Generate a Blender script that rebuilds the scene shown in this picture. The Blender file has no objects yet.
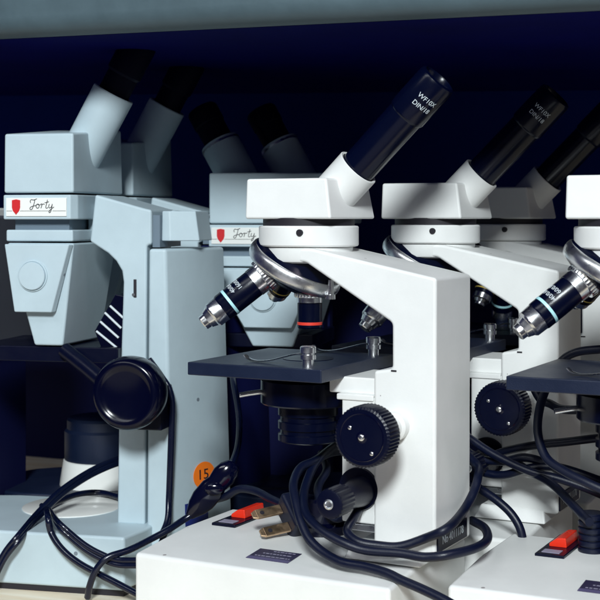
import bpy, bmesh, math, random
from mathutils import Vector, Matrix
random.seed(7)
S = bpy.context.scene
COL = S.collection
MM = 0.001
PI = math.pi

# ------------------------------------------------------------------ materials
def mat(name, col, rough=0.4, metal=0.0, spec=0.5, bump=0.0, bscale=900.0, var=0.0, coat=0.0, vscale=25.0, rvar=0.0):
    m = bpy.data.materials.new(name); m.use_nodes = True
    nt = m.node_tree; b = nt.nodes['Principled BSDF']
    b.inputs['Base Color'].default_value = (*col, 1)
    b.inputs['Roughness'].default_value = rough
    b.inputs['Metallic'].default_value = metal
    b.inputs['Specular IOR Level'].default_value = spec
    b.inputs['Coat Weight'].default_value = coat
    tc = nt.nodes.new('ShaderNodeTexCoord')
    if bump:
        n = nt.nodes.new('ShaderNodeTexNoise'); n.inputs['Scale'].default_value = bscale; n.inputs['Detail'].default_value = 3
        bp = nt.nodes.new('ShaderNodeBump'); bp.inputs['Strength'].default_value = bump; bp.inputs['Distance'].default_value = 0.0006
        nt.links.new(tc.outputs['Object'], n.inputs['Vector'])
        nt.links.new(n.outputs['Fac'], bp.inputs['Height']); nt.links.new(bp.outputs['Normal'], b.inputs['Normal'])
    if var or rvar:
        n2 = nt.nodes.new('ShaderNodeTexNoise'); n2.inputs['Scale'].default_value = vscale; n2.inputs['Detail'].default_value = 6
        n2.inputs['Roughness'].default_value = 0.65
        nt.links.new(tc.outputs['Object'], n2.inputs['Vector'])
        if var:
            r = nt.nodes.new('ShaderNodeMapRange'); r.inputs['To Min'].default_value = 1 - var; r.inputs['To Max'].default_value = 1 + var
            r.inputs['From Min'].default_value = .3; r.inputs['From Max'].default_value = .7
            nt.links.new(n2.outputs['Fac'], r.inputs['Value'])
            mx = nt.nodes.new('ShaderNodeVectorMath'); mx.operation = 'SCALE'; mx.inputs[0].default_value = col
            nt.links.new(r.outputs['Result'], mx.inputs['Scale']); nt.links.new(mx.outputs['Vector'], b.inputs['Base Color'])
        if rvar:
            r2 = nt.nodes.new('ShaderNodeMapRange'); r2.inputs['To Min'].default_value = max(.03, rough - rvar); r2.inputs['To Max'].default_value = rough + rvar
            r2.inputs['From Min'].default_value = .3; r2.inputs['From Max'].default_value = .7
            nt.links.new(n2.outputs['Fac'], r2.inputs['Value']); nt.links.new(r2.outputs['Result'], b.inputs['Roughness'])
    return m

def specks(m, col, dens=60.0, thr=0.05):
    """tiny chips and dirt specks of their own colour on a paint"""
    nt = m.node_tree; b = nt.nodes['Principled BSDF']
    src = b.inputs['Base Color'].links[0].from_socket if b.inputs['Base Color'].is_linked else None
    tc = nt.nodes.new('ShaderNodeTexCoord'); v = nt.nodes.new('ShaderNodeTexVoronoi'); v.inputs['Scale'].default_value = dens
    nt.links.new(tc.outputs['Object'], v.inputs['Vector'])
    w = nt.nodes.new('ShaderNodeSeparateColor'); nt.links.new(v.outputs['Color'], w.inputs['Color'])
    k = nt.nodes.new('ShaderNodeMath'); k.operation = 'GREATER_THAN'; k.inputs[1].default_value = .82; nt.links.new(w.outputs['Red'], k.inputs[0])
    lt = nt.nodes.new('ShaderNodeMath'); lt.operation = 'LESS_THAN'; lt.inputs[1].default_value = thr; nt.links.new(v.outputs['Distance'], lt.inputs[0])
    ml = nt.nodes.new('ShaderNodeMath'); ml.operation = 'MULTIPLY'; nt.links.new(k.outputs[0], ml.inputs[0]); nt.links.new(lt.outputs[0], ml.inputs[1])
    mx = nt.nodes.new('ShaderNodeMix'); mx.data_type = 'RGBA'
    nt.links.new(ml.outputs[0], mx.inputs['Factor'])
    if src: nt.links.new(src, mx.inputs[6])
    else: mx.inputs[6].default_value = b.inputs['Base Color'].default_value
    mx.inputs[7].default_value = (*col, 1)
    nt.links.new(mx.outputs[2], b.inputs['Base Color'])

WHITE = mat('white_enamel', (.80, .808, .795), .42, bump=.07, bscale=1100, var=.04, rvar=.06)
specks(WHITE, (.34, .31, .31), 62, .075)
GREY = mat('grey_enamel', (.485, .595, .65), .45, bump=.08, bscale=1300, var=.05, rvar=.06)
specks(GREY, (.18, .22, .26), 58, .085)
GREYD = mat('grey_block_enamel', (.30, .36, .42), .5, bump=.1, var=.03)
BLACK = mat('black_plastic', (.0008, .002, .014), .34, spec=.25, bump=.12, bscale=1500, rvar=.08)
GLOSS = mat('black_gloss', (.0008, .0015, .013), .16, spec=.4, coat=.3, rvar=.05)
EYEDARK = mat('dull_black_eyepiece', (.0005, .0012, .012), .5, spec=.1)
KNOB = mat('black_knob', (.0006, .0012, .011), .2, spec=.30, rvar=.06)
BARREL = mat('black_anodised', (.0007, .002, .013), .22, spec=.30, rvar=.08, bump=.05, bscale=2000)
STAGEM = mat('stage_black', (.005, .011, .034), .42, bump=.22, bscale=1600, var=.12, rvar=.06)
RUBBER = mat('cord_rubber', (.0015, .004, .020), .42, spec=.42, bump=.14, bscale=1400, rvar=.1)
RUBBER2 = mat('flat_cord_vinyl', (.0015, .004, .020), .25, spec=.5, bump=.08, bscale=1200, rvar=.08)
CHROME = mat('chrome', (.88, .89, .90), .24, metal=1.0, rvar=.07, vscale=180)
SATIN = mat('satin_rim', (.92, .93, .94), .30, metal=1.0, rvar=.06, vscale=200)
STEEL = mat('satin_steel', (.66, .68, .71), .30, metal=1.0, rvar=.08, vscale=120)
BRASS = mat('tarnished_brass', (.62, .44, .28), .40, metal=1.0, var=.18, vscale=160, rvar=.1)
RED = mat('red_rocker', (.85, .035, .012), .28, rvar=.05)
ORANGE = mat('orange_sticker', (.95, .20, .010), .55, var=.03)
INK = mat('black_ink', (.012, .010, .016), .6)
LETTER = mat('white_lettering', (.62, .68, .72), .6)
PLATEW = mat('name_plate_white', (.86, .87, .84), .3, rvar=.05)
SHIELDR = mat('red_shield', (.62, .020, .025), .4)
BLUEBAND = mat('pale_blue_band', (.45, .80, .86), .4)
REDBAND = mat('red_band', (.75, .05, .03), .4)
GOLDBAND = mat('gold_band', (.75, .55, .12), .35)
LABELM = mat('dark_label', (.022, .016, .055), .35, rvar=.05)
LABELT = mat('label_print', (.30, .28, .38), .5)
LABELS = mat('label_strip', (.10, .085, .19), .4)
BLUELAB = mat('blue_label', (.012, .024, .16), .35)
TAUPE = mat('taupe_enamel', (.095, .10, .125), .5, bump=.07, var=.04)
RECESS = mat('recess_grey', (.14, .19, .24), .5, bump=.1)
OPAL = mat('opal_glass', (.86, .87, .84), .18)
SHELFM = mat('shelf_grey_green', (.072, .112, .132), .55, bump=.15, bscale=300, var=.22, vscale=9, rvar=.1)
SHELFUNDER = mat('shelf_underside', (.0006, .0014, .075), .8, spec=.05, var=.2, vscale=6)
BACKM = mat('back_panel_navy', (.005, .016, .15), .85, spec=.05, bump=.12, bscale=500, var=.12, vscale=7)
LIPM = mat('dark_blue_edge', (.001, .002, .018), .8, spec=.05)
NAVY = mat('navy_black', (.002, .004, .05), .7, spec=.2)  # also paints shade on the rear grey microscopes and lower wall

def wood():
    m = bpy.data.materials.new('pale_shelf_laminate'); m.use_nodes = True
    nt = m.node_tree; b = nt.nodes['Principled BSDF']
    tc = nt.nodes.new('ShaderNodeTexCoord'); mp = nt.nodes.new('ShaderNodeMapping'); mp.inputs['Scale'].default_value = (5, 70, 5)
    n = nt.nodes.new('ShaderNodeTexNoise'); n.inputs['Scale'].default_value = 1.6; n.inputs['Detail'].default_value = 8
    cr = nt.nodes.new('ShaderNodeValToRGB')
    cr.color_ramp.elements[0].position = .3; cr.color_ramp.elements[0].color = (.82, .66, .44, 1)
    cr.color_ramp.elements[1].position = .65; cr.color_ramp.elements[1].color = (.97, .90, .74, 1)
    nt.links.new(tc.outputs['Object'], mp.inputs['Vector']); nt.links.new(mp.outputs['Vector'], n.inputs['Vector'])
    nt.links.new(n.outputs['Fac'], cr.inputs['Fac']); nt.links.new(cr.outputs['Color'], b.inputs['Base Color'])
    b.inputs['Roughness'].default_value = .45
    return m
WOOD = wood()

# ------------------------------------------------------------------ mesh builder (millimetres)
def frame_of(ax):
    a = Vector(ax).normalized()
    h = Vector((0, 0, 1)) if abs(a.z) < .95 else Vector((1, 0, 0))
    u = h.cross(a).normalized(); v = a.cross(u)
    return a, u, v

class MB:
    def __init__(s): s.bm = bmesh.new()
    def hexa(s, bot, top):
        """bot, top: rings of equal length (lists of 3-vectors), closed solid"""
        n = len(bot); B = [s.bm.verts.new(p) for p in bot]; T = [s.bm.verts.new(p) for p in top]
        for i in range(n):
            j = (i + 1) % n; s.bm.faces.new((B[i], B[j], T[j], T[i]))
        s.bm.faces.new(B[::-1]); s.bm.faces.new(T); return s
    def box(s, x0, x1, y0, y1, z0, z1):
        r = [(x0, y0), (x1, y0), (x1, y1), (x0, y1)]
        return s.hexa([(x, y, z0) for x, y in r], [(x, y, z1) for x, y in r])
    def plan(s, pts, z0, z1, top=None):
        return s.hexa([(x, y, z0) for x, y in pts], [(x, y, z1) for x, y in (top or pts)])
    def side(s, pts, y0, y1):
        """xz profile, counter-clockwise seen from -y, pushed from y0 to y1"""
        return s.hexa([(x, y1, z) for x, z in pts][::-1], [(x, y0, z) for x, z in pts][::-1])
    def across(s, pts, x0, x1):
        return s.hexa([(x0, y, z) for y, z in pts], [(x1, y, z) for y, z in pts])
    def lathe(s, prof, org, ax, seg=56, knurl=0.0, rings=(), capped=True):
        a, u, v = frame_of(ax); o = Vector(org); R = []
        for k, (r, t) in enumerate(prof):
            ring = []
            for i in range(seg):
                an = 2 * PI * i / seg
                rr = r * (1 - (knurl if (k in rings and i % 2) else 0))
                ring.append(s.bm.verts.new(o + a * t + u * (rr * math.cos(an)) + v * (rr * math.sin(an))))
            R.append(ring)
        for k in range(len(R) - 1):
            for i in range(seg):
                j = (i + 1) % seg
                s.bm.faces.new((R[k][i], R[k][j], R[k + 1][j], R[k + 1][i]))
        if capped:
            s.bm.faces.new(R[0][::-1]); s.bm.faces.new(R[-1])
        return s
    def tube(s, pts, r, seg=14, sub=8, flat=1.0, jitter=0.0):
        P = [Vector(p) for p in pts]
        Q = []
        if sub > 1 and len(P) > 2:
            E = [P[0] * 2 - P[1]] + P + [P[-1] * 2 - P[-2]]
            for i in range(1, len(E) - 2):
                for k in range(sub):
                    t = k / sub
                    a, b, c, d = E[i - 1], E[i], E[i + 1], E[i + 2]
                    Q.append(.5 * ((2 * b) + (c - a) * t + (2 * a - 5 * b + 4 * c - d) * t * t + (3 * b - a - 3 * c + d) * t ** 3))
            Q.append(P[-1])
        else: Q = P
        rings = []; up = None
        for i, q in enumerate(Q):
            tn = (Q[min(i + 1, len(Q) - 1)] - Q[max(i - 1, 0)]).normalized()
            if up is None:
                up = Vector((0, 0, 1)) if abs(tn.z) < .9 else Vector((0, 1, 0))
            n1 = tn.cross(up).normalized(); up = n1.cross(tn).normalized()
            rr = r[min(int(i / max(1, len(Q) - 1) * (len(r) - 1)), len(r) - 1)] if isinstance(r, (list, tuple)) else r
            rings.append([s.bm.verts.new(q + n1 * (rr * math.cos(2 * PI * k / seg)) + up * (rr * flat * math.sin(2 * PI * k / seg))) for k in range(seg)])
        for i in range(len(rings) - 1):
            for k in range(seg):
                j = (k + 1) % seg
                s.bm.faces.new((rings[i][k], rings[i][j], rings[i + 1][j], rings[i + 1][k]))
        s.bm.faces.new(rings[0][::-1]); s.bm.faces.new(rings[-1]); return s
    def ball(s, c, r, sx=1, sy=1, sz=1):
        m = Matrix.Translation(c) @ Matrix.Diagonal((sx, sy, sz, 1))
        bmesh.ops.create_uvsphere(s.bm, u_segments=20, v_segments=12, radius=r, matrix=m); return s
    def spin(s, org, ax, deg):
        bmesh.ops.rotate(s.bm, verts=s.bm.verts[:], cent=Vector(org), matrix=Matrix.Rotation(math.radians(deg), 3, Vector(ax))); return s
    def build(s, name, m, parent=None, bev=0.0, ang=32, seg=3):
        bmesh.ops.recalc_face_normals(s.bm, faces=s.bm.faces[:])
        bmesh.ops.scale(s.bm, vec=(MM, MM, MM), verts=s.bm.verts[:])
        me = bpy.data.meshes.new(name); s.bm.to_mesh(me); s.bm.free()
        for p in me.polygons: p.use_smooth = True
        me.set_sharp_from_angle(angle=math.radians(ang))
        me.materials.append(m)
        o = bpy.data.objects.new(name, me); COL.objects.link(o)
        if parent: o.parent = parent
        if bev:
            b = o.modifiers.new('edge', 'BEVEL'); b.width = bev * MM; b.segments = seg; b.limit_method = 'ANGLE'
            b.angle_limit = math.radians(28); b.harden_normals = True; b.miter_outer = 'MITER_ARC'
            for p in me.polygons: p.use_smooth = True
            me.set_sharp_from_angle(angle=math.radians(179))
        return o

def text_geo(body, size, depth, fn, name, m, parent, spacing=1.0, shear=0.0):
    cu = bpy.data.curves.new('t', 'FONT'); cu.body = body; cu.size = size; cu.extrude = depth / 2
    cu.resolution_u = 3; cu.space_character = spacing; cu.shear = shear; cu.align_x = 'CENTER'; cu.align_y = 'CENTER'
    t = bpy.data.objects.new('t', cu); COL.objects.link(t)
    dg = bpy.context.evaluated_depsgraph_get()
    me = bpy.data.meshes.new_from_object(t.evaluated_get(dg))
    bpy.data.objects.remove(t); bpy.data.curves.remove(cu)
    for v in me.vertices: v.co = Vector(fn(v.co.x, v.co.y, v.co.z)) * MM
    me.materials.clear(); me.materials.append(m); me.name = name
    o = bpy.data.objects.new(name, me); COL.objects.link(o); o.parent = parent
    return o

def empty(name, loc, rz, label, cat, group=None):
    o = bpy.data.objects.new(name, None); COL.objects.link(o); o.empty_display_size = .02
    o.location = Vector(loc) * MM; o.rotation_euler = (0, 0, math.radians(rz))
    tag(o, label, cat, group); return o
def tag(o, label=None, cat=None, group=None, kind=None):
    if label: o['label'] = label
    if cat: o['category'] = cat
    if group: o['group'] = group
    if kind: o['kind'] = kind
    return o
KIDS = {}
def kids(o): return [c for c in bpy.data.objects if c.parent == o]
def copy_tree(o, parent=None):
    c = o.copy(); COL.objects.link(c)
    if parent: c.parent = parent
    for ch in kids(o): copy_tree(ch, c)
    return c

def wrap(org, ax, r, t0, ph0, along=1):
    """text mapper: writes round a barrel, letters running round it, tops pointing along the axis"""
    a, u, v = frame_of(ax); o = Vector(org)
    def fn(x, y, z):
        an = ph0 + along * x / r
        return o + a * (t0 + y) + (u * math.cos(an) + v * math.sin(an)) * (r + z)
    return fn

# ------------------------------------------------------------------ white microscope
def short_objective(root, o, a, L, k, band):
    p = MB().lathe([(7.2 * k, L * .36), (8.0 * k, L * .38), (8.0 * k, L * .97), (7.4 * k, L), (4.5 * k, L)], o, a, 48).build('objective', BARREL, root, ang=30)
    MB().lathe([(7.0 * k, -3), (7.0 * k, L * .03), (9.8 * k, L * .05), (10.3 * k, L * .07), (10.3 * k, L * .2), (9.8 * k, L * .23), (8.3 * k, L * .24), (8.3 * k, L * .36), (7 * k, L * .37)],
               o, a, 72, .035, (3, 4)).build('knurled_ring', CHROME, p, ang=25)
    MB().lathe([(8.0 * k, L * .84), (8.12 * k, L * .845), (8.12 * k, L * .91), (8.0 * k, L * .915)], o, a, 48).build('color_band', band, p)
    return p

def objective(root, org, ax, L, k, band, big=True):
    """k scales the radius"""
    a = Vector(ax).normalized(); o = Vector(org)
    p = MB().lathe([(7.2 * k, L * .24), (8.0 * k, L * .26), (8.0 * k, L * .70), (7.6 * k, L * .72)], o, a, 48).build('objective', BARREL, root, ang=30)
    MB().lathe([(7.0 * k, -4), (7.0 * k, L * .05), (9.6 * k, L * .06), (9.9 * k, L * .075), (9.9 * k, L * .13), (9.6 * k, L * .145), (8.3 * k, L * .15), (8.3 * k, L * .255), (7 * k, L * .26)],
               o, a, 72, .035, (3, 4)).build('knurled_ring', CHROME, p, ang=25)
    if band:
        MB().lathe([(8.0 * k, L * .585), (8.12 * k, L * .587), (8.12 * k, L * .617), (8.0 * k, L * .619)], o, a, 48).build('color_band', band, p)
    MB().lathe([(7.5 * k, L * .71), (7.6 * k, L * .715), (7.4 * k, L * .84), (6.6 * k, L * .86), (6.2 * k, L * .865), (5.0 * k, L * .93), (4.4 * k, L * .935), (4.2 * k, L * .99), (3.6 * k, L)],
               o, a, 48).build('tip', CHROME, p, ang=25)
    return p

def white_microscope():
    r = empty('microscope', (5.1, 847.7, 0), -28, 'x', 'microscope')
    # base: a box whose front rises in a shallow facet
    b = MB().across([(-66, 3), (-66, 52.5), (-8, 57.5), (52, 57.5), (52, 3)], -87, 86).build('base', WHITE, r, 2.6, seg=4)
    for x in (-70, 70):
        for y in (-50, 38): MB().lathe([(8, 0), (8, 4)], (x, y, 0), (0, 0, 1), 24).build('rubber_foot', BLACK, b)
    sw = MB().box(-73, -55, 2, 56, 56.5, 59.2).build('switch_plate', BLACK, r, .6)
    MB().side([(-70, 59), (-59, 59), (-59.6, 65), (-65, 64.5), (-70, 61)], 22, 48).build('rocker', RED, sw, .7)
    MB().box(-70, -59, 6, 14, 59, 59.5).build('mark', LABELT, sw, .1)
    # printed label lying on the sloping facet
    def facet(x, y): return 52.5 + (y + 66) / 58 * 5
    lb = MB().hexa([(x, y, facet(x, y) + .02) for x, y in ((-17, -49), (12, -49), (12, -31), (-17, -31))],
                   [(x, y, facet(x, y) + .35) for x, y in ((-17, -49), (12, -49), (12, -31), (-17, -31))]).build('rating_label', LABELM, r)
    q = MB()
    for i, (x0, x1, y) in enumerate([(-6, 9, -34), (-11, 9, -38.5), (-14, 10, -43.5)]):
        x = x0
        while x < x1:
            w = random.uniform(1.2, 3.2)
            q.hexa([(xx, yy, facet(xx, yy) + .35) for xx, yy in ((x, y), (min(x + w, x1), y), (min(x + w, x1), y + 1.1), (x, y + 1.1))],
                   [(xx, yy, facet(xx, yy) + .42) for xx, yy in ((x, y), (min(x + w, x1), y), (min(x + w, x1), y + 1.1), (x, y + 1.1))])
            x += w + .7
    q.build('print', LABELT, lb)
    f4 = ((-17, -49), (12, -49), (12, -45), (-17, -45)); MB().hexa([(x, y, facet(x, y) + .3) for x, y in f4], [(x, y, facet(x, y) + .40) for x, y in f4]).build('strip', LABELS, lb)
    MB().plan([(40, -31), (90, -31), (90, 31), (40, 31)], 56.5, 65.5, [(44, -27.5), (88, -27.5), (88, 27.5), (44, 27.5)]).build('pedestal', WHITE, r, 1.2)
    # lamp housing on the base, condenser under the stage
    MB().lathe([(19, 56), (19, 63), (15, 65), (15, 78), (13.5, 80)], (-2, 22, 0), (0, 0, 1), 48).build('lamp_housing', GLOSS, r)
    c = MB().lathe([(17, 119), (19, 120), (19, 124), (17.5, 124.5), (17.5, 127), (19, 127.5), (19, 132), (17.5, 132.5), (17.5, 135), (19, 136), (19, 142), (29, 143), (30, 144), (30, 158), (28, 159)],
                   (0, 0, 0), (0, 0, 1), 56).build('condenser', BARREL, r)
    MB().tube([(-26, -13, 150), (-33, -18, 149), (-38, -21, 148)], 1.6, sub=1).build('lever', CHROME, c)
    # arm: upper limb and pillar in one casting
    prof = [(-10, 241.5), (-10, 233), (12, 233), (70, 198), (70, 171), (58, 169), (58, 63), (97.5, 63), (98, 225), (16, 241.5)]
    ar = MB().side(prof[::-1], -27, 30).build('arm', WHITE, r, 2.0, seg=4)
    MB().lathe([(25, 232), (27.5, 233), (28.5, 235), (28.5, 241.6)], (0, 0, 0), (0, 0, 1), 64).build('arm_ring', WHITE, ar)
    MB().box(69.5, 73, -27.25, -26, 169.3, 170.3).build('slot', INK, ar)
    # number plate on the back of the pillar
    npl = MB().box(97.6, 98.5, -25, 22, 65, 76.5).build('number_plate', BLACK, ar, .2)
    text_geo('No 4011178', 7.0, .2, lambda x, y, z: (98.6 + z, -1.5 + x, 70.8 + y), 'lettering', LETTER, npl, .95)
    # focus block between stage and pillar
    fb = MB().box(36, 58.5, -25, 25, 77, 153).build('focus_block', WHITE, r, 1.2)
    MB().box(33, 57.5, -26.2, 26, 150.5, 154.2).build('cover', WHITE, fb, .8)
    MB().lathe([(3, 154), (3, 158), (2.4, 159)], (47, -16, 0), (0, 0, 1), 24).build('screw', CHROME, fb)
    MB().box(38, 58.5, -25.6, 20, 72.6, 76.6).build('rail', STEEL, fb, .5)
    br = MB().plan([(26, -22), (58, -22), (58, 22), (26, 22)], 154, 164).build('stage_bracket', WHITE, r, 1)
    # stage and its clips
    st = MB().box(-57, 36, -52, 51, 163, 171).build('stage', STAGEM, r, .7)
    MB().lathe([(16, 171.02), (16, 171.35), (14, 171.4)], (0, 0, 0), (0, 0, 1), 48).build('stage_insert', BLACK, st)
    for (px, py, sgn) in ((20, -38, 1), (28, 38, 1)):
        cl = MB().lathe([(3.6, 171), (3.6, 175), (4.9, 175.3), (4.9, 178), (3.8, 178.2), (3.8, 179), (4.9, 179.2), (4.9, 182.4), (4.3, 183)], (px, py, 0), (0, 0, 1), 36).build('stage_clip', CHROME, st, ang=25)
        bl = MB(); pts = [(px + 3, py, 178.6), (px - 6, py, 178.4), (px - 16, py + 1, 176), (px - 28, py + 3, 173), (px - 38, py + 4.5, 171.9), (px - 44, py + 5, 172.8), (px - 47, py + 5.4, 175)]
        bl.tube(pts, 2.3, 10, 6, .22).build('blade', STEEL, cl)
    # coarse and fine focus knobs
    k = MB().lathe([(15.6, 0), (17.2, .8), (17.6, 2), (17.6, 13.5), (16.8, 15), (10, 15.2)], (73, -75, 137.6), (0, 1, 0), 104, .035, (1, 2, 3)).build('coarse_focus_knob', BLACK, r, ang=20)
    MB().lathe([(13.6, 2.2), (13.8, .1), (13.4, -.3), (12.8, -.2), (12.5, .9), (11, 1.1), (4, .3), (2.4, -.4), (1.9, -.5)], (73, -75, 137.6), (0, 1, 0), 64).build('cap', GLOSS, k, ang=25)
    for dx, dz, rr in ((0, 0, 2.0), (-7.3, 5.0, 1.2), (6.2, -8.6, 1.2)):
        MB().ball((73 + dx, -75 - (.5 if rr > 1.5 else .1), 137.6 + dz), rr, 1, .5, 1).build('screw', CHROME, k)
    MB().lathe([(6.5, 15), (6.8, 16), (6.8, 40), (8.5, 42), (8.5, 48)], (73, -75, 137.6), (0, 1, 0), 40).build('hub', WHITE, k)
    f = MB().lathe([(6.8, 0), (8.2, .5), (8.8, 1.6), (8.8, 17), (7.6, 18), (7.4, 24), (9, 40), (9, 45)], (50, -70, 97), (0, 1, 0), 44, .07, (2, 3)).build('fine_focus_knob', BLACK, r, ang=20)
    MB().lathe([(2.8, .2), (3.0, -.5), (2.2, -.8), (1.8, -.2), (1.2, -.1)], (50, -70, 97), (0, 1, 0), 28).build('screw', STEEL, f)
    MB().lathe([(12.6, 42.5), (12.8, 43), (12.8, 45.5)], (48, -70, 98), (0, 1, 0), 48).build('mounting_disc', BLACK, f)
    # head, collar, tube, eyepiece
    h = MB().plan([(-30, -28), (30, -28), (33, 30), (-28, 30)], 259.4, 284.4, [(-29.5, -27), (26.6, -27), (28, 29), (-27.5, 29)]).build('head', WHITE, r, 1.6, seg=4)
    MB().lathe([(29, 254.5), (29, 260)], (0, 1, 0), (0, 0, 1), 64).build('gap_ring', INK, r)  # black ring in the gap, its colour painting the shadow line under the head
    col = MB().lathe([(29.5, 242), (31, 242.4), (31.6, 243.2), (31.6, 254.2), (31, 255), (29.5, 255.2)], (0, 1, 0), (0, 0, 1), 80).build('collar', WHITE, r)
    MB().lathe([(1.9, -32), (2.1, -31.6), (2.1, -29)], (9.5, 1.6, 251), (0, 1, 0), 20).build('lock_screw', INK, col)
    ta = Vector((1, 0, .98)).normalized()
    T = MB().lathe([(14.0, -12), (14.0, 34.2), (13.6, 34.6), (12.2, 34.2), (12.0, 30)], (10.2, 1, 267.4), ta, 72).build('eyepiece_tube', WHITE, h)
    eo = (10.2, 1, 267.4)
    E = MB().lathe([(11.4, 31), (11.4, 79), (11.6, 79.3), (12.2, 80.2), (12.4, 81), (12.4, 107), (11.8, 109), (10.2, 109.8), (9.4, 108.5), (9.0, 106)], eo, ta, 72).build('eyepiece', BARREL, T)
    text_geo('WF10X', 4.2, .12, wrap(eo, ta, 12.42, 97, EPH, EAL), 'lettering', LETTER, E)
    text_geo('DIN/18', 4.2, .12, wrap(eo, ta, 12.42, 91.5, EPH, EAL), 'lettering', LETTER, E)
    # revolving nosepiece with three objectives
    tl = math.radians(30); a = Vector((-math.sin(tl), 0, -math.cos(tl))); u = Vector((math.cos(tl), 0, -math.sin(tl))); C = Vector((-8, 0, 231))
    npz = MB().lathe([(16, -12), (23, -10), (29, -2.5), (30, -1.4)], C, a, 72).build('nosepiece', BARREL, r)
    MB().lathe([(29.6, -2), (30.6, -1.4), (31.3, .6), (31.6, 2.6), (31.4, 4.6), (30.7, 6.4), (29.4, 7.5), (28.2, 7.2)], C, a, 96).build('rim', SATIN, npz, ang=40)
    MB().lathe([(28.4, 6), (26, 9), (20, 12.5), (10, 14)], C, a, 64).build('dome', BARREL, npz)
    MB().lathe([(2.2, 0), (2.2, 9), (3.2, 9.2), (3.2, 12)], C + u * 31 + Vector((0, -6, 6)), (0, 0, -1), 20).build('stop_post', CHROME, npz)
    y = Vector((0, 1, 0))
    for ph, L, k, band in ((0, 25.5, .98, REDBAND), (120, 55, 1.12, BLUEBAND), (-120, 33, .98, GOLDBAND)):
        lat = u * math.cos(math.radians(ph)) - y * math.sin(math.radians(ph))
        cone = tl if ph == 0 else math.radians(31)
        d = a * math.cos(cone) + lat * math.sin(cone)
        p0 = C + lat * 15.5 + a * 8.5
        ob = short_objective(r, p0, d, L, k, band) if ph == 0 else objective(r, p0, d, L, k, band)
        if ph == 120:
            text_geo('40/0.65', 3.9, .14, wrap(p0, d, 8.99, L * .50, OPH, EAL), 'lettering', LETTER, ob)
            text_geo('160/0.17', 3.9, .14, wrap(p0, d, 8.99, L * .41, OPH, EAL), 'lettering', LETTER, ob)
    return r
EPH, OPH, EAL = 1.0, 1.0, 1
def facing(org, ax, target):
    """angle round the barrel that points at a direction"""
    a, u, v = frame_of(ax); d = Vector(target); return math.atan2(d.dot(v), d.dot(u))
EPH = facing((0, 0, 0), Vector((1, 0, .98)), Vector((.62, -.88, -.35)))
OPH = facing((0, 0, 0), Vector((-.6, -.4, -.7)), Vector((-.35, -.8, .55)))

w1 = white_microscope()
WG = 'white student microscopes on the shelf'
tag(w1, 'white microscope in front centre with a black plug lying on its base', 'microscope', WG)
W = [w1]
for (x, y, a, lab) in ((190.5, 776, -27, 'white microscope cut off by the right edge, nearest the red switch at bottom right'),
                       (96.4, 957, -27, 'white microscope standing right behind the front centre one, cords across its pillar'),
                       (165, 1076, -28, 'shaded white microscope at the back right, only its dim head and eyepiece showing')):
    c = copy_tree(w1); c.location = (x * MM, y * MM, 0); c.rotation_euler.z = math.radians(a); c['label'] = lab; W.append(c)
for i, deg in ((2, -30), (3, 180)):       # turrets clicked to another stop
    TURN = Matrix.Translation(Vector((-8, 0, 231)) * MM) @ Matrix.Rotation(math.radians(deg), 4, Vector((-.5, 0, -.866))) @ Matrix.Translation(Vector((8, 0, -231)) * MM)
    for c in kids(W[i]):
        if c.name.startswith(('nosepiece', 'objective')): c.matrix_basis = TURN
ax_ = Vector((1, 0, .98)).normalized(); o_ = Vector((10.2, 1, 267.4)) * MM
for i, deg in ((1, 14), (2, -22), (3, 30)):       # eyepieces turned in their tubes
    for h_ in kids(W[i]):
        if h_.name.startswith('head'):
            for t_ in kids(h_):
                for e_ in kids(t_):
                    e_.matrix_basis = Matrix.Translation(o_) @ Matrix.Rotation(math.radians(deg), 4, ax_) @ Matrix.Translation(-o_)
for c in kids(W[1]):
    if c.name.startswith('switch_plate'): c.location.x += .016

# ------------------------------------------------------------------ grey microscope
def script_word(root, name, m, place, s):
    strokes = [[(.02, .60), (-.02, .78), (.08, .93), (.24, .90), (.40, .92), (.62, 1.02)],
               [(.42, .92), (.36, .60), (.26, .25), (.14, -.02), (-.02, -.04), (-.04, .12), (.10, .24), (.30, .30), (.52, .36), (.66, .48)],
               [(.70, .50), (.58, .42), (.54, .22), (.66, .08), (.80, .16), (.84, .36), (.74, .50), (.70, .46), (.84, .40), (1.00, .46)],
               [(1.00, .46), (1.04, .52), (1.10, .46), (1.06, .26), (1.00, .08)],
               [(1.05, .30), (1.14, .46), (1.26, .50), (1.34, .44)],
               [(1.62, .92), (1.54, .52), (1.46, .18), (1.54, .07), (1.68, .16)],
               [(1.36, .62), (1.56, .66), (1.76, .72)],
               [(1.80, .50), (1.74, .24), (1.82, .10), (1.98, .20), (2.08, .46)],
               [(2.08, .50), (2.02, .10), (1.92, -.28), (1.78, -.36), (1.80, -.18), (2.00, .02), (2.24, .20)]]
    q = MB()
    for st in strokes: q.tube([place(x * s, y * s) for x, y in st], s * .036, 6, 5)
    return q.build(name, m, root)

def shield_pts(cx, cz, w, h):
    return [(cx - w / 2, cz + h * .46), (cx, cz + h * .52), (cx + w / 2, cz + h * .46), (cx + w / 2, cz - h * .05), (cx + w * .38, cz - h * .28), (cx, cz - h * .55), (cx - w * .38, cz - h * .28), (cx - w / 2, cz - h * .05)]

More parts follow.
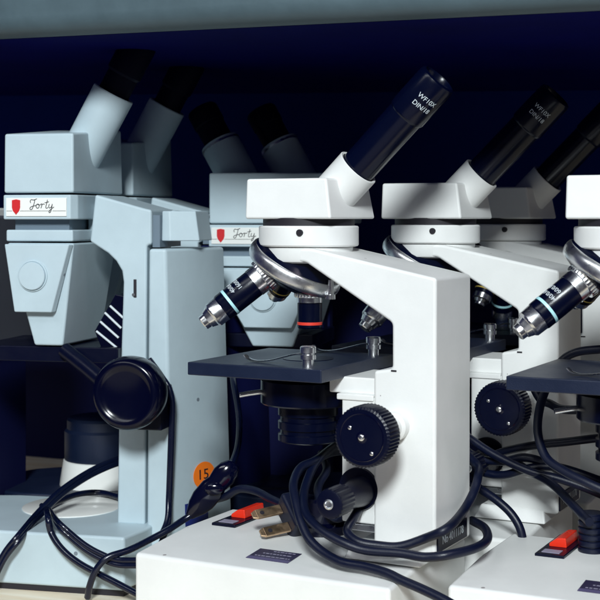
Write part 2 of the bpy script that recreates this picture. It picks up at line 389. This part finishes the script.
def grey_microscope(drop=0, binocular=False, name='microscope'):
    D = drop; X = 38 if drop else 0
    r = empty('microscope', (-155.5, 998.3, 0), -13, 'x', 'microscope')
    # base: long nose rounded in plan, cut square behind the pillar
    pl = [(52, -70), (58, -40), (58, 40), (46, 46), (-70, 46)]
    for i in range(9):
        an = PI / 2 + PI * i / 8
        pl.append((-78 + 58 * math.cos(an) * .85, -12 + 58 * math.sin(an)))
    pl.append((-70, -70))
    b = MB().plan(pl[::-1], 4, 41).build('base', GREY, r, 2.2)
    MB().plan([(x * .985 - .2, y * .97 - .3) for x, y in pl][::-1], 0, 4.2).build('rubber_foot', INK, b)
    MB().lathe([(37, 40), (37, 41.6), (36, 42)], (-21, 13, 0), (0, 0, 1), 72).build('stage_plate', OPAL, b)
    # stage below the nose, with a slanted control rod
    st = MB().box(-78, 34, -34, 52, 156, 167).build('stage', BLACK, r, .8)
    if not drop: MB().tube([(-6, -36, 165), (14, -44, 154), (34, -52, 142)], 5.5, 16, 4).build('stage_lever', BLACK, st)
    # ribbed block next to the nose, highlights on its ridges painted as pale bars
    cb = MB().side([(18, 164), (38, 160), (38, 203), (28, 205), (12, 178)], -24, 20).build('ribbed_block', GLOSS, r, .8)
    for (x0, z0, x1, z1) in () if drop else ((24.5, 196.5, 34.5, 188), (20.5, 191.5, 33, 180.5), (17, 185, 31, 173.5), (14, 178, 30, 166)):
        MB().tube([(x0, -25, z0), (x1, -25, z1)], .85, 8, 1).build('rib_highlight', LETTER, cb)
    # arm and pillar
    ap = [(14, 277 - D), (52, 266.8 - D), (57, 265.8 - D), (57, 241 - D), (53.5, 240.5 - D), (52, 40), (31, 40), (32, 108), (35.6, 214 - D), (34.4, 222 - D), (30, 229 - D), (24, 234.5 - D), (10, 243 - D)]
    ar = MB().side(ap, -28, 28).build('arm', GREY, r, 1.8, seg=4)
    MB().side([(57, 265.8 - D), (84, 262.6 - D), (84, 259.5 - D), (56, 259.5 - D)][::-1], 17, 28).build('arm_cheek', GREY, ar, .8)
    MB().side([(0, 270 - D), (18, 270 - D), (18, 245 - D), (0, 245 - D)], -6, 24).build('arm_neck', GREY, ar, .6)
    MB().box(43.6, 45.8, -28.6, -27, 203 - D, 216 - D).build('slot', INK, ar, .3)
    MB().lathe([(1.1, 0), (1.1, 1.2)], (43.6, -28.8, 205 - D), (0, 1, 0), 14).build('screw', STEEL, ar)
    MB().box(56.5, 62, -24, 24, 239 - D, 262 - D).build('recess', RECESS, ar)
    MB().plan([(62, -20), (69, -22), (88, -12), (88, 20), (62, 20)], 243.5 - D, 265 - D, [(62, -19), (68, -21), (85, -12), (85, 19), (62, 19)]).build('fuse_block', GREY, ar, .8)
    hb = [(53.6, -29.2), (73, -29.2), (95, 12), (97, 44), (53.6, 44)]
    ht = [(55.4, -29.2), (68, -29.2), (88, 12), (90, 44), (55.4, 44)]
    MB().plan(hb, 2, 238 - D, ht).build('rear_housing', GREY, r, 2.2, seg=4)
    # round number sticker and small blue label on the housing back
    if not drop:
        a0, a1 = Vector((73, -29.2, 0)), Vector((95, 12, 0))
        def onface(t, z, o):  # along the slanted face at height z
            k = z / 236; A = a0.lerp(Vector((68, -29.2, 0)), k); B = a1.lerp(Vector((88, 12, 0)), k)
            p = A.lerp(B, t); n = Vector(((B - A).y, -(B - A).x, 0)).normalized(); return (p.x + n.x * o, p.y + n.y * o, z)
        n = 40; w = (a1 - a0).length
        q = MB(); ring0 = [onface(.74 + 11.2 / w * math.cos(2 * PI * i / n), 72 + 9.8 * math.sin(2 * PI * i / n), .05) for i in range(n)]
        ring1 = [onface(.74 + 11.2 / w * math.cos(2 * PI * i / n), 72 + 9.8 * math.sin(2 * PI * i / n), .4) for i in range(n)]
        stk = q.hexa(ring0, ring1).build('number_sticker', ORANGE, r)
        text_geo('15', 10.5, .2, lambda x, y, z: onface(.71 + x * 1.2 / w, 72.5 + y, .5 + z), 'lettering', INK, stk, 1.0)
        q = MB(); c4 = [(.30, 38), (.80, 38), (.80, 54), (.30, 54)]
        q.hexa([onface(t, z, .05) for t, z in c4], [onface(t, z, .5) for t, z in c4]).build('blue_label', BLUELAB, r, .15)
    # round focus knob on the near side
    k = MB().lathe([(15, 2.2), (18, .9), (19.5, -.2), (21.5, -.2), (23.8, 1.6), (25.2, 5), (25.4, 12), (24.6, 18), (21, 20), (20, 26), (14, 27), (14, 50)], (55.5, -78, 140), (0, 1, 0), 88).build('focus_knob', KNOB, r, ang=40)
    MB().box(50, 73, -52, -29, 112, 142).build('bracket', BLACK, k, 1.2)
    # nose: tapering lamp housing with a raised shield and a round badge
    lo = [(-15, -37), (18, -37), (24, 30), (-15, 30)] if drop else [(-29, -37), (-7, -37), (-4, 30), (-29, 30)]
    ns = MB().plan(lo, 168 - D * .5, 242 - D, [(-48.5, -41), (3 + X, -41), (4 + X, 42), (-48.5, 42)]).build('nose_housing', GREY, r, 1.6)
    z0, z1 = 192.5 - D * .9, 241.2 - D
    s0, s1, cx = (-20, 20, -4) if drop else (-41, -11, -26)
    sh = MB().hexa([(-48.6, -41, z1), (3.1 + X, -41, z1), (s1, -40, z0), (s0, -40, z0)], [(-48.2, -46, z1), (1.5 + X, -46, z1), (s1 - 1, -46, z0), (s0 + .5, -46, z0)]).build('front_shield', GREY, ns, .9)
    MB().lathe([(11.2, 1), (11.2, -.9), (10.9, -1.1), (10.5, -1.1), (10.3, -.6), (10.1, -.6), (10.0, -2.3), (9.6, -2.7), (4, -2.9)], (cx, -46, 218.5 - D), (0, 1, 0), 64).build('round_badge', GREY, ns, ang=25)
    MB().box(-48.5, 3 + X, -42.5, 44, 243.2 - D, 251.5 - D).build('nose_collar', GREY, r, 1.2)
    MB().box(-44, -2 + X, -37, 40, 251 - D, 260 - D).build('neck', RECESS, r, .5)
    # name plate band and head
    pb = MB().plan([(-49, -46), (2.5 + X, -46), (6 + X, -40), (6 + X, 46), (-49, 46)], 259 - D, 276.6 - D).build('plate_band', GREY, r, 1.0)
    pw = MB().box(-46.5, 0, -46.9, -45.6, 261.2 - D, 274.4 - D).build('name_plate', PLATEW, pb, .3)
    MB().side(shield_pts(-38.6, 268 - D, 6.4, 10.4)[::-1], -47.3, -46.6).build('red_shield', SHIELDR, pw, .2)
    q = MB()
    for x0, x1 in ((-46, -41.7), (-35.5, -12), (-10.5, -.4)): q.box(x0, x1, -47.0, -46.7, 264.9 - D, 265.2 - D)
    q.build('rule_line', INK, pw)
    script_word(pw, 'lettering', INK, lambda x, y: (-27.5 + x * 1.12, -47.0, 266.4 - D + y), 7.2)
    if not binocular:
        hd = MB().hexa([(-49, -45, 278), (4.5, -45, 278), (6.5, 49, 278), (-49, 49, 278)],
                       [(-48.8, -44.6, 320.5), (4.2, -44.6, 320.5), (5.5, 48, 328), (-48, 48, 329)]).build('head', GREY, r, 1.6, seg=4)
        ta = Vector((.49, 0, .87)); eo = (-6.5, -2, 308)
        t = MB().lathe([(15.4, -4), (15.6, 0), (15.9, 50.6), (15.4, 51.4), (12.5, 51), (12, 47)], eo, ta, 72).build('eyepiece_tube', GREY, hd)
        MB().lathe([(11.8, 48), (11.8, 66), (13.2, 68), (13.2, 92), (12, 94), (8, 94)], eo, ta, 64).build('eyepiece', EYEDARK, t)
    else:
        hd = MB().plan([(-49, -45), (2, -45), (20, -38), (58, -34), (60, 40), (-49, 44)], 277.5 - D, 318 - D).build('head', GREY, r, 1.6)
        ta = Vector((-.50, .1, .86))
        for ox, oy in ((-30, -8), (14, 18)):
            eo = (ox, oy, 306 - D)
            t = MB().lathe([(16.5, 0), (16.5, 44), (16, 45), (12.5, 44)], eo, ta, 64).build('eyepiece_tube', GREY, hd)
            MB().lathe([(16.55, 41), (16.9, 41.2), (16.9, 43), (16.6, 43.2)], eo, ta, 64).build('rim', STEEL, t)
            MB().lathe([(12.3, 42), (12.3, 62), (13.2, 63), (13.2, 76), (12, 78)], eo, ta, 56).build('eyepiece', EYEDARK, t)
    return r
g1 = grey_microscope()
GG = 'grey microscopes at the left'
tag(g1, 'pale grey microscope at left front bearing an orange number 15 sticker', 'microscope', GG)
g3 = copy_tree(g1); g3.location = (-128 * MM, 1118 * MM, 0)
g3['label'] = 'grey microscope hidden behind the number 15 one, its dim tube rising beside it'
for c in list(kids(g3)):
    if c.name.startswith(('number_sticker', 'blue_label')):
        for d in kids(c): bpy.data.objects.remove(d)
        bpy.data.objects.remove(c)
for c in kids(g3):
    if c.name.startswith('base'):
        c.data = c.data.copy(); c.data.materials[0] = STAGEM; b3 = c  # black instead of grey enamel: shade painted into the base
    elif c.name.startswith('rear_housing'): c.data = c.data.copy(); c.data.materials[0] = NAVY  # shade painted into the pillar colour
for d in kids(b3):
    if d.name.startswith('stage_plate'): bpy.data.objects.remove(d)
MB().lathe([(35, 40.5), (34.5, 45), (32, 61), (30, 62)], (-32, -18, 0), (0, 0, 1), 64).build('lamp_cone', OPAL, b3)
MB().lathe([(30.5, 61), (31, 62), (31, 85), (29, 87), (29, 94), (27, 96)], (-32, -18, 0), (0, 0, 1), 64).build('lamp_cap', STAGEM, b3)
# cut-off instrument at the left edge: taupe housing on a black stand
iv = empty('instrument', (-270, 1085, 0), -13, 'dark taupe instrument housing on a black stand, cut off by the left edge', 'instrument')
MB().plan([(-60, -40), (28, -40), (34, -34), (34, 40), (-60, 40)], 4, 152).build('stand', NAVY, iv, 1.5)
MB().plan([(-64, -44), (30, -44), (38, -36), (38, 44), (-64, 44)], 152, 262).build('housing', TAUPE, iv, 3)
MB().plan([(-62, -42), (22, -42), (30, -30), (30, 42), (-62, 42)], 243, 268, [(-60, -40), (20, -40), (27, -29), (27, 40), (-60, 40)]).build('cap', WHITE, iv, 2)
MB().plan([(-70, -52), (40, -52), (44, -44), (44, 50), (-70, 50)], 0, 12).build('base', NAVY, iv, 1.5)
g2 = grey_microscope(22, True)
def turned(o, base):   # this one stands with its arm and pillar behind the nose
    for v in o.data.vertices:
        x, y = v.co.x, v.co.y; v.co.x, v.co.y = -y, x
        if base and v.co.y < 0: v.co.y *= .46
    for c in kids(o): turned(c, base)
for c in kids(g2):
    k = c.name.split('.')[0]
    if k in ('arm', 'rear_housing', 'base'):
        turned(c, k == 'base'); c.data.materials[0] = NAVY if k != 'base' else STAGEM  # grey parts recoloured near black to paint the shade behind the front row
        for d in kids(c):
            if d.name.startswith(('stage_plate', 'arm_cheek', 'fuse_block')): d.data.materials[0] = STAGEM  # same painted shade on the small parts
    elif k in ('ribbed_block', 'focus_knob'):
        for d in kids(c): bpy.data.objects.remove(d)
        bpy.data.objects.remove(c)
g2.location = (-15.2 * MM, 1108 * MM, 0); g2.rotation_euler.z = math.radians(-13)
tag(g2, 'grey microscope behind the white centre one, its twin tubes tilted to the left', 'microscope', GG)

# ------------------------------------------------------------------ power cords (world millimetres)
CORDS = {}
CORDS['w1'] = [[(34.0, 877.6, 117.2), (23.3, 867.5, 113.0), (10.8, 850.3, 105.8), (4.3, 831.1, 96.9), (2.4, 815.2, 89.7), (4.2, 800.6, 82.5), (12.4, 787.2, 76.7), (24.4, 778.5, 71.8), (37.5, 773.8, 68.3), (57.3, 767.8, 68.0), (71.1, 762.7, 67.0), (85.0, 759.9, 68.9), (100.8, 771.9, 69.9), (110.4, 791.7, 69.8), (112.6, 815.5, 70.7), (108.3, 843.8, 69.8)], [(37.4, 807.9, 87.0), (31.4, 793.0, 82.5), (27.7, 788.1, 75.9), (33.9, 782.6, 71.4), (44.8, 780.1, 69.6), (58.0, 776.5, 69.9), (72.1, 773.5, 74.7), (84.3, 768.2, 82.3), (97.9, 805.0, 83.4), (105.5, 817.1, 92.9), (109.6, 824.8, 100.0), (111.9, 841.9, 103.6), (106.9, 852.5, 109.2)], [(29.8, 885.6, 106.7), (18.2, 869.1, 107.6), (8.2, 846.1, 105.9), (-0.0, 836.8, 103.9), (-3.7, 824.1, 97.0), (-2.4, 813.2, 88.9), (0.6, 802.5, 79.1), (5.4, 794.3, 70.3), (13.5, 786.6, 63.9), (24.4, 777.4, 60.4), (37.3, 770.5, 59.3), (48.9, 762.1, 58.1), (57.6, 756.4, 55.7), (69.8, 747.6, 52.4), (82.7, 738.5, 47.8), (95.5, 731.7, 41.6)], [(-59.7, 941.0, 62.0), (-51.5, 932.1, 66.6), (-41.4, 924.5, 73.0), (-30.0, 916.2, 73.3), (-18.8, 901.2, 70.3), (-5.3, 880.4, 69.5), (6.5, 869.6, 73.1)], [(14.6, 890.2, 104.5), (17.7, 877.3, 95.0), (11.7, 866.9, 85.3), (14.0, 854.3, 76.4), (24.0, 846.7, 70.4), (34.0, 877.6, 70.1)]]
CORDS['g1t'] = [[(-106.9, 955.3, 157.3), (-97.9, 950.1, 146.6), (-91.2, 947.5, 134.8), (-90.5, 947.4, 115.1), (-92.0, 947.7, 84.6), (-92.6, 947.9, 60.5), (-92.9, 942.8, 46.1), (-97.6, 933.6, 35.7)], [(-212.7, 925.3, 10.0), (-204.2, 927.4, 26.8), (-194.1, 929.2, 38.8), (-187.9, 961.0, 47), (-175.6, 980.4, 58.8), (-161.2, 1004.7, 66.5), (-148.6, 1021.3, 71.0), (-134.9, 1032.5, 74.3), (-123.7, 1036.1, 76.0)], [(-190.4, 988.8, 46), (-182.0, 975.4, 46), (-167.2, 926.1, 49.2), (-157.7, 918.7, 42.7), (-146.4, 912.0, 36.1), (-135.4, 907.5, 31.1), (-122.7, 903.5, 28.1), (-107.1, 896.8, 29.1)]]
CORDS['g1s'] = [[(-69.6, 933.3, 56.6), (-80.0, 931.6, 50.7), (-91.0, 923.9, 44.9), (-102.8, 918.4, 39.3), (-116.4, 907.2, 34.6), (-129.2, 901.9, 31.2), (-137.3, 901.7, 23.8), (-141.8, 904.8, 12.2), (-143.9, 909.4, -3.3)], [(-189.1, 990.0, 45), (-182.3, 1018.0, 45), (-171.8, 1037.1, 46), (-155.6, 1042.8, 46), (-138.1, 1028.2, 45.9)], [(-188.1, 992.2, 46), (-174.7, 928.8, 54.1), (-171.7, 924.0, 43.5), (-163.2, 919.0, 33.0), (-150.0, 913.9, 24.0), (-131.9, 906.6, 17.1), (-107.1, 896.8, 7.7)], [(-48.8, 934.7, 84.2), (-44.7, 952.2, 96.6), (-44.3, 972.6, 109.8), (-45.6, 985.2, 122.5), (-49.2, 999.4, 135.4), (-51.5, 1015.3, 143.3)]]
CORDS['conn'] = [(-47.4, 934.3, 87.1), (-54.4, 933.9, 76.0), (-62.7, 932.7, 65.8), (-74.5, 932.4, 55.4)]
CORDS['w2'] = [[(107.1, 886.4, 118.4), (113.1, 881.2, 114.0), (126.9, 871.9, 105.8), (147.8, 861.2, 97.4), (164.6, 854.9, 94.1), (183.4, 847.6, 88.0), (203.8, 840.5, 80.0)], [(114.5, 902.9, 90.2), (123.3, 892.8, 98.1), (134.2, 881.6, 106.0), (154.2, 871.5, 112.4), (171.1, 865.1, 115.4), (189.1, 859.2, 118.3), (207.5, 855.5, 120.8)], [(107.9, 892.8, 107.4), (118.8, 885.0, 101.5), (132.6, 875.7, 101.2), (145.9, 868.9, 104.4), (160.3, 866.1, 101.0), (177.5, 865.1, 90.2), (198.9, 859.9, 84.2)], [(108.2, 894.9, 97.1), (120.1, 884.3, 92.4), (133.9, 875.1, 92.2), (148.9, 867.4, 98.2), (167.3, 862.5, 99.7), (192.1, 857.7, 92.3), (207.5, 855.5, 86.3)], [(106.9, 884.3, 88.4), (113.5, 874.2, 86.5), (117.2, 867.8, 84.5), (126.5, 860.8, 78.8), (134.7, 855.5, 71.0), (139.9, 851.8, 62.3), (141.6, 850.9, 50.4), (139.3, 852.1, 36.2)]]
CORDS['w3'] = [[(203.5, 839.0, 177.4), (189.4, 846.1, 177.3), (175.2, 853.4, 174.0), (166.1, 855.8, 167.4), (156.5, 849.4, 153.5), (149.2, 836.3, 140.2), (146.8, 826.3, 126.8), (149.9, 816.9, 114.3), (158.9, 803.3, 108.3), (168.6, 792.8, 103.8), (182.9, 785.5, 98.2)], [(148.0, 862.7, 155.7), (153.6, 857.6, 144.8), (159.1, 852.6, 141.7), (166.3, 844.4, 139.6), (180.0, 831.8, 140.8)], [(143.5, 874.0, 98.9), (149.6, 864.2, 95.5), (160.0, 847.7, 91.1), (168.5, 829.9, 82.9), (171.6, 812.5, 79.3), (173.2, 800.5, 78.4)]]
CORDS['strain'] = [(177.5, 814.4, 57)]

def strand(q, pts, r, twin=False):
    pts = [(x + random.uniform(-.35, .35), y + random.uniform(-.35, .35), max(z + random.uniform(-.35, .35), r + .3)) for x, y, z in pts]
    if twin:
        q.tube([(x - .4, y, z + r * .95) for x, y, z in pts], r, 14, 8)
        q.tube([(x + .4, y - .3, z - r * .95) for x, y, z in pts], r, 14, 8)
        q.tube([(x + .9, y - .2, z) for x, y, z in pts], r * .7, 8, 8)
    else: q.tube(pts, r, 18, 8)
CG = 'black power cords'
q = MB()
for c in CORDS['w1']: strand(q, c, 2.75)
cw1 = tag(q.build('power_cord', RUBBER), 'thick black cord looped round the front centre white pillar, ending in a brass pronged plug', 'power cord', CG)
# its plug: moulded body and two brass prongs, lying on the base
px = Vector((3, 864, 69.5)); dirp = Vector((-.88, -.46, -.10)).normalized(); sidep = Vector((.43, -.90, 0)).normalized(); upp = dirp.cross(sidep)

if upp.z < 0: upp = -upp
sidep, upp = (sidep * .75 - upp * .66).normalized(), (sidep * .66 + upp * .75).normalized()
def pp(t, s, u): return px + dirp * t + sidep * s + upp * u
def slab(q, t0, t1, s0, s1, u0, u1, k=1.0):
    c = (s0 + s1) / 2; d = (u0 + u1) / 2
    A = [pp(t0, s0, u0), pp(t0, s1, u0), pp(t0, s1, u1), pp(t0, s0, u1)]
    B = [pp(t1, c + (s0 - c) * k, d + (u0 - d) * k), pp(t1, c + (s1 - c) * k, d + (u0 - d) * k), pp(t1, c + (s1 - c) * k, d + (u1 - d) * k), pp(t1, c + (s0 - c) * k, d + (u1 - d) * k)]
    q.hexa(A, B); return q
q = MB(); slab(q, 0, 14, -13.5, 13.5, -9, 9); slab(q, 0, -18, -12.5, 12.5, -8, 8, .55)
pg = q.build('plug', RUBBER, cw1, 2.4, seg=3)
for s in (-7.0, 7.0):
    pr_ = slab(slab(MB(), 14, 32, s - 3.4, s + 3.4, -.9, .9), 31.9, 35, s - 3.4, s + 3.4, -.88, .88, .6).build('prong', BRASS, pg, .4)
    MB().lathe([(1.5, -1.05), (1.5, 1.05)], pp(28, s, 0), upp, 20).build('hole', INK, pr_)
MB().tube([pp(-14, 0, 0), pp(-24, -3, 2), pp(-32, -8, 8)], 3.6, 16, 5).build('strain_relief', RUBBER, pg)

q = MB()
for c in CORDS['g1t']: strand(q, c, 1.9, True)
for c in CORDS['g1s']: strand(q, c, 2.3)
MB_c = CORDS['conn']
cg1 = tag(q.build('power_cord', RUBBER2), 'flat black cord looped over the grey base at left, with a glossy inline switch', 'power cord', CG)
q = MB(); a = Vector(MB_c[0]); b = Vector(MB_c[-1]); d = (b - a).normalized(); L = (b - a).length
q.lathe([(3, -3), (5.2, -1), (7.6, 3), (8.6, 9), (7.4, L * .38), (8.9, L * .5), (8.9, L * .74), (7.2, L * .9), (4.5, L + 1), (3, L + 4)], a, d, 32)
bmesh.ops.scale(q.bm, vec=(1, .62, 1), verts=q.bm.verts[:], space=Matrix.Translation(-(a + b) / 2))
isw = q.build('inline_switch', GLOSS, cg1, ang=60)
q = MB(); m_ = a.lerp(b, .5)
q.ball(m_ + Vector((1.5, -6.0, 1.0)), 5.4, 1.2, .35, .8).build('thumb_wheel', GLOSS, isw)

q = MB()
for c in CORDS['w2']: strand(q, c, 2.75)
tag(q.build('power_cord', RUBBER), 'black cord strung in a tangle under the focus knob of the rear white microscope', 'power cord', CG)
q = MB()
for c in CORDS['w3']: strand(q, c, 2.75)
cw3 = tag(q.build('power_cord', RUBBER), 'black cord arching under the black stage at the right edge down to a ribbed sleeve', 'power cord', CG)
sx, sy, sz = CORDS['strain'][0]
pr = []
for i in range(6): pr += [(8.2, i * 4.0), (8.4, i * 4.0 + .5), (8.4, i * 4.0 + 2.6), (8.0, i * 4 + 3.0), (7.2, i * 4.0 + 3.2), (7.2, i * 4.0 + 3.8)]
MB().lathe(pr, (sx, sy, sz + .4), (0, 0, 1), 40).build('strain_relief', RUBBER, cw3, ang=25)

# ------------------------------------------------------------------ shelf unit
def place(o, x, y, z, rz): o.location = (x * MM, y * MM, z * MM); o.rotation_euler.z = math.radians(rz); return o
sb = MB().box(-900, 900, -190, 700, -30, 0).build('shelf_floor', WOOD, None, 1.0)
tag(place(sb, 0, 840, 0, -22), kind='structure')
us = MB().box(-1000, 1000, 0, 640, 0, 120).build('upper_shelf', SHELFM, None, 13.0, seg=6)
tag(place(us, -52, 832, 379.5, -29.5), kind='structure'); us.rotation_euler.y = math.radians(1.7)
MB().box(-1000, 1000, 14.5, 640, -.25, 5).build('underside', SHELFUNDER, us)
bw = MB().box(-1000, 1000, 0, 12, -30, 470).build('back_wall', BACKM, None)
MB().box(-1000, 1000, -14, -.5, -20, 205).build('shade_board', NAVY, bw, 2)  # dark board added to paint the shade low on the wall
tag(place(bw, 0, 1345, 0, -24), kind='structure')

# ------------------------------------------------------------------ light, world, camera
def area(name, loc, aim, size, power, col, sy=None):
    L = bpy.data.lights.new(name, 'AREA'); L.energy = power; L.color = col; L.shape = 'RECTANGLE' if sy else 'DISK'; L.size = size
    if sy: L.size_y = sy
    o = bpy.data.objects.new(name, L); COL.objects.link(o); o.location = loc
    o.rotation_euler = (Vector(aim) - Vector(loc)).to_track_quat('-Z', 'Y').to_euler(); return o
aim = Vector((-.02, .88, .2)); dl = Vector((-.055, -.897, .465)).normalized()
area('key_lamp', aim + dl * 2.6, aim, .42, 73, (.925, 1.0, 1.02))
ROOM = .045
area('right_fill', (.95, -.25, 1.45), (0.1, .85, .2), .5, 3.6, (1.0, .90, 1.0))  # unseen fill added to lift the right-hand faces
area('highlight_fill', (-1.0, -.25, 1.55), (0, .9, .2), 1.3, 6.5, (.94, .98, 1.0), .28)  # unseen panel added to give chrome and cords long highlights
w = bpy.data.worlds.new('World'); S.world = w; w.use_nodes = True
nt = w.node_tree; bg = nt.nodes['Background']; bg.inputs[1].default_value = 1
tc = nt.nodes.new('ShaderNodeTexCoord'); sp = nt.nodes.new('ShaderNodeSeparateXYZ'); nt.links.new(tc.outputs['Generated'], sp.inputs[0])
cr = nt.nodes.new('ShaderNodeValToRGB')      # dim room in front of the shelf, dark blue elsewhere
mr = nt.nodes.new('ShaderNodeMapRange'); mr.inputs['From Min'].default_value = 1; mr.inputs['From Max'].default_value = -1
nt.links.new(sp.outputs['Y'], mr.inputs['Value']); nt.links.new(mr.outputs['Result'], cr.inputs['Fac'])
cr.color_ramp.elements[0].position = .35; cr.color_ramp.elements[0].color = (.005, .008, .05, 1)
cr.color_ramp.elements[1].position = .95; cr.color_ramp.elements[1].color = (ROOM * .92, ROOM * .90, ROOM * 1.2, 1)
nrm = nt.nodes.new('ShaderNodeVectorMath'); nrm.operation = 'DOT_PRODUCT'; nrm.inputs[1].default_value = (-.38, -.70, -.60)   # lit floor of the room
nt.links.new(tc.outputs['Generated'], nrm.inputs[0])
fr = nt.nodes.new('ShaderNodeMapRange'); fr.interpolation_type = 'SMOOTHSTEP'; fr.inputs['From Min'].default_value = .86; fr.inputs['From Max'].default_value = .95
fr.inputs['To Max'].default_value = .35; nt.links.new(nrm.outputs['Value'], fr.inputs['Value'])
ad = nt.nodes.new('ShaderNodeVectorMath'); ad.operation = 'ADD'
nt.links.new(cr.outputs['Color'], ad.inputs[0]); nt.links.new(fr.outputs['Result'], ad.inputs[1]); nt.links.new(ad.outputs['Vector'], bg.inputs['Color'])

cd = bpy.data.cameras.new('camera'); cam = bpy.data.objects.new('camera', cd); COL.objects.link(cam)
cam.location = (0, 0, .260); cam.rotation_euler = (PI / 2, 0, 0)
cd.sensor_width = 36; cd.lens = 36 * 1340 / 600; cd.shift_y = -(300 - 218) / 600
cd.clip_start = .05; cd.clip_end = 20
cd.dof.use_dof = True; cd.dof.focus_distance = .86; cd.dof.aperture_fstop = 22
S.camera = cam
S.view_settings.view_transform = 'Standard'; S.view_settings.look = 'None'; S.view_settings.exposure = 0; S.view_settings.gamma = 1
S.render.engine = 'CYCLES'; S.cycles.max_bounces = 8; S.cycles.use_denoising = True
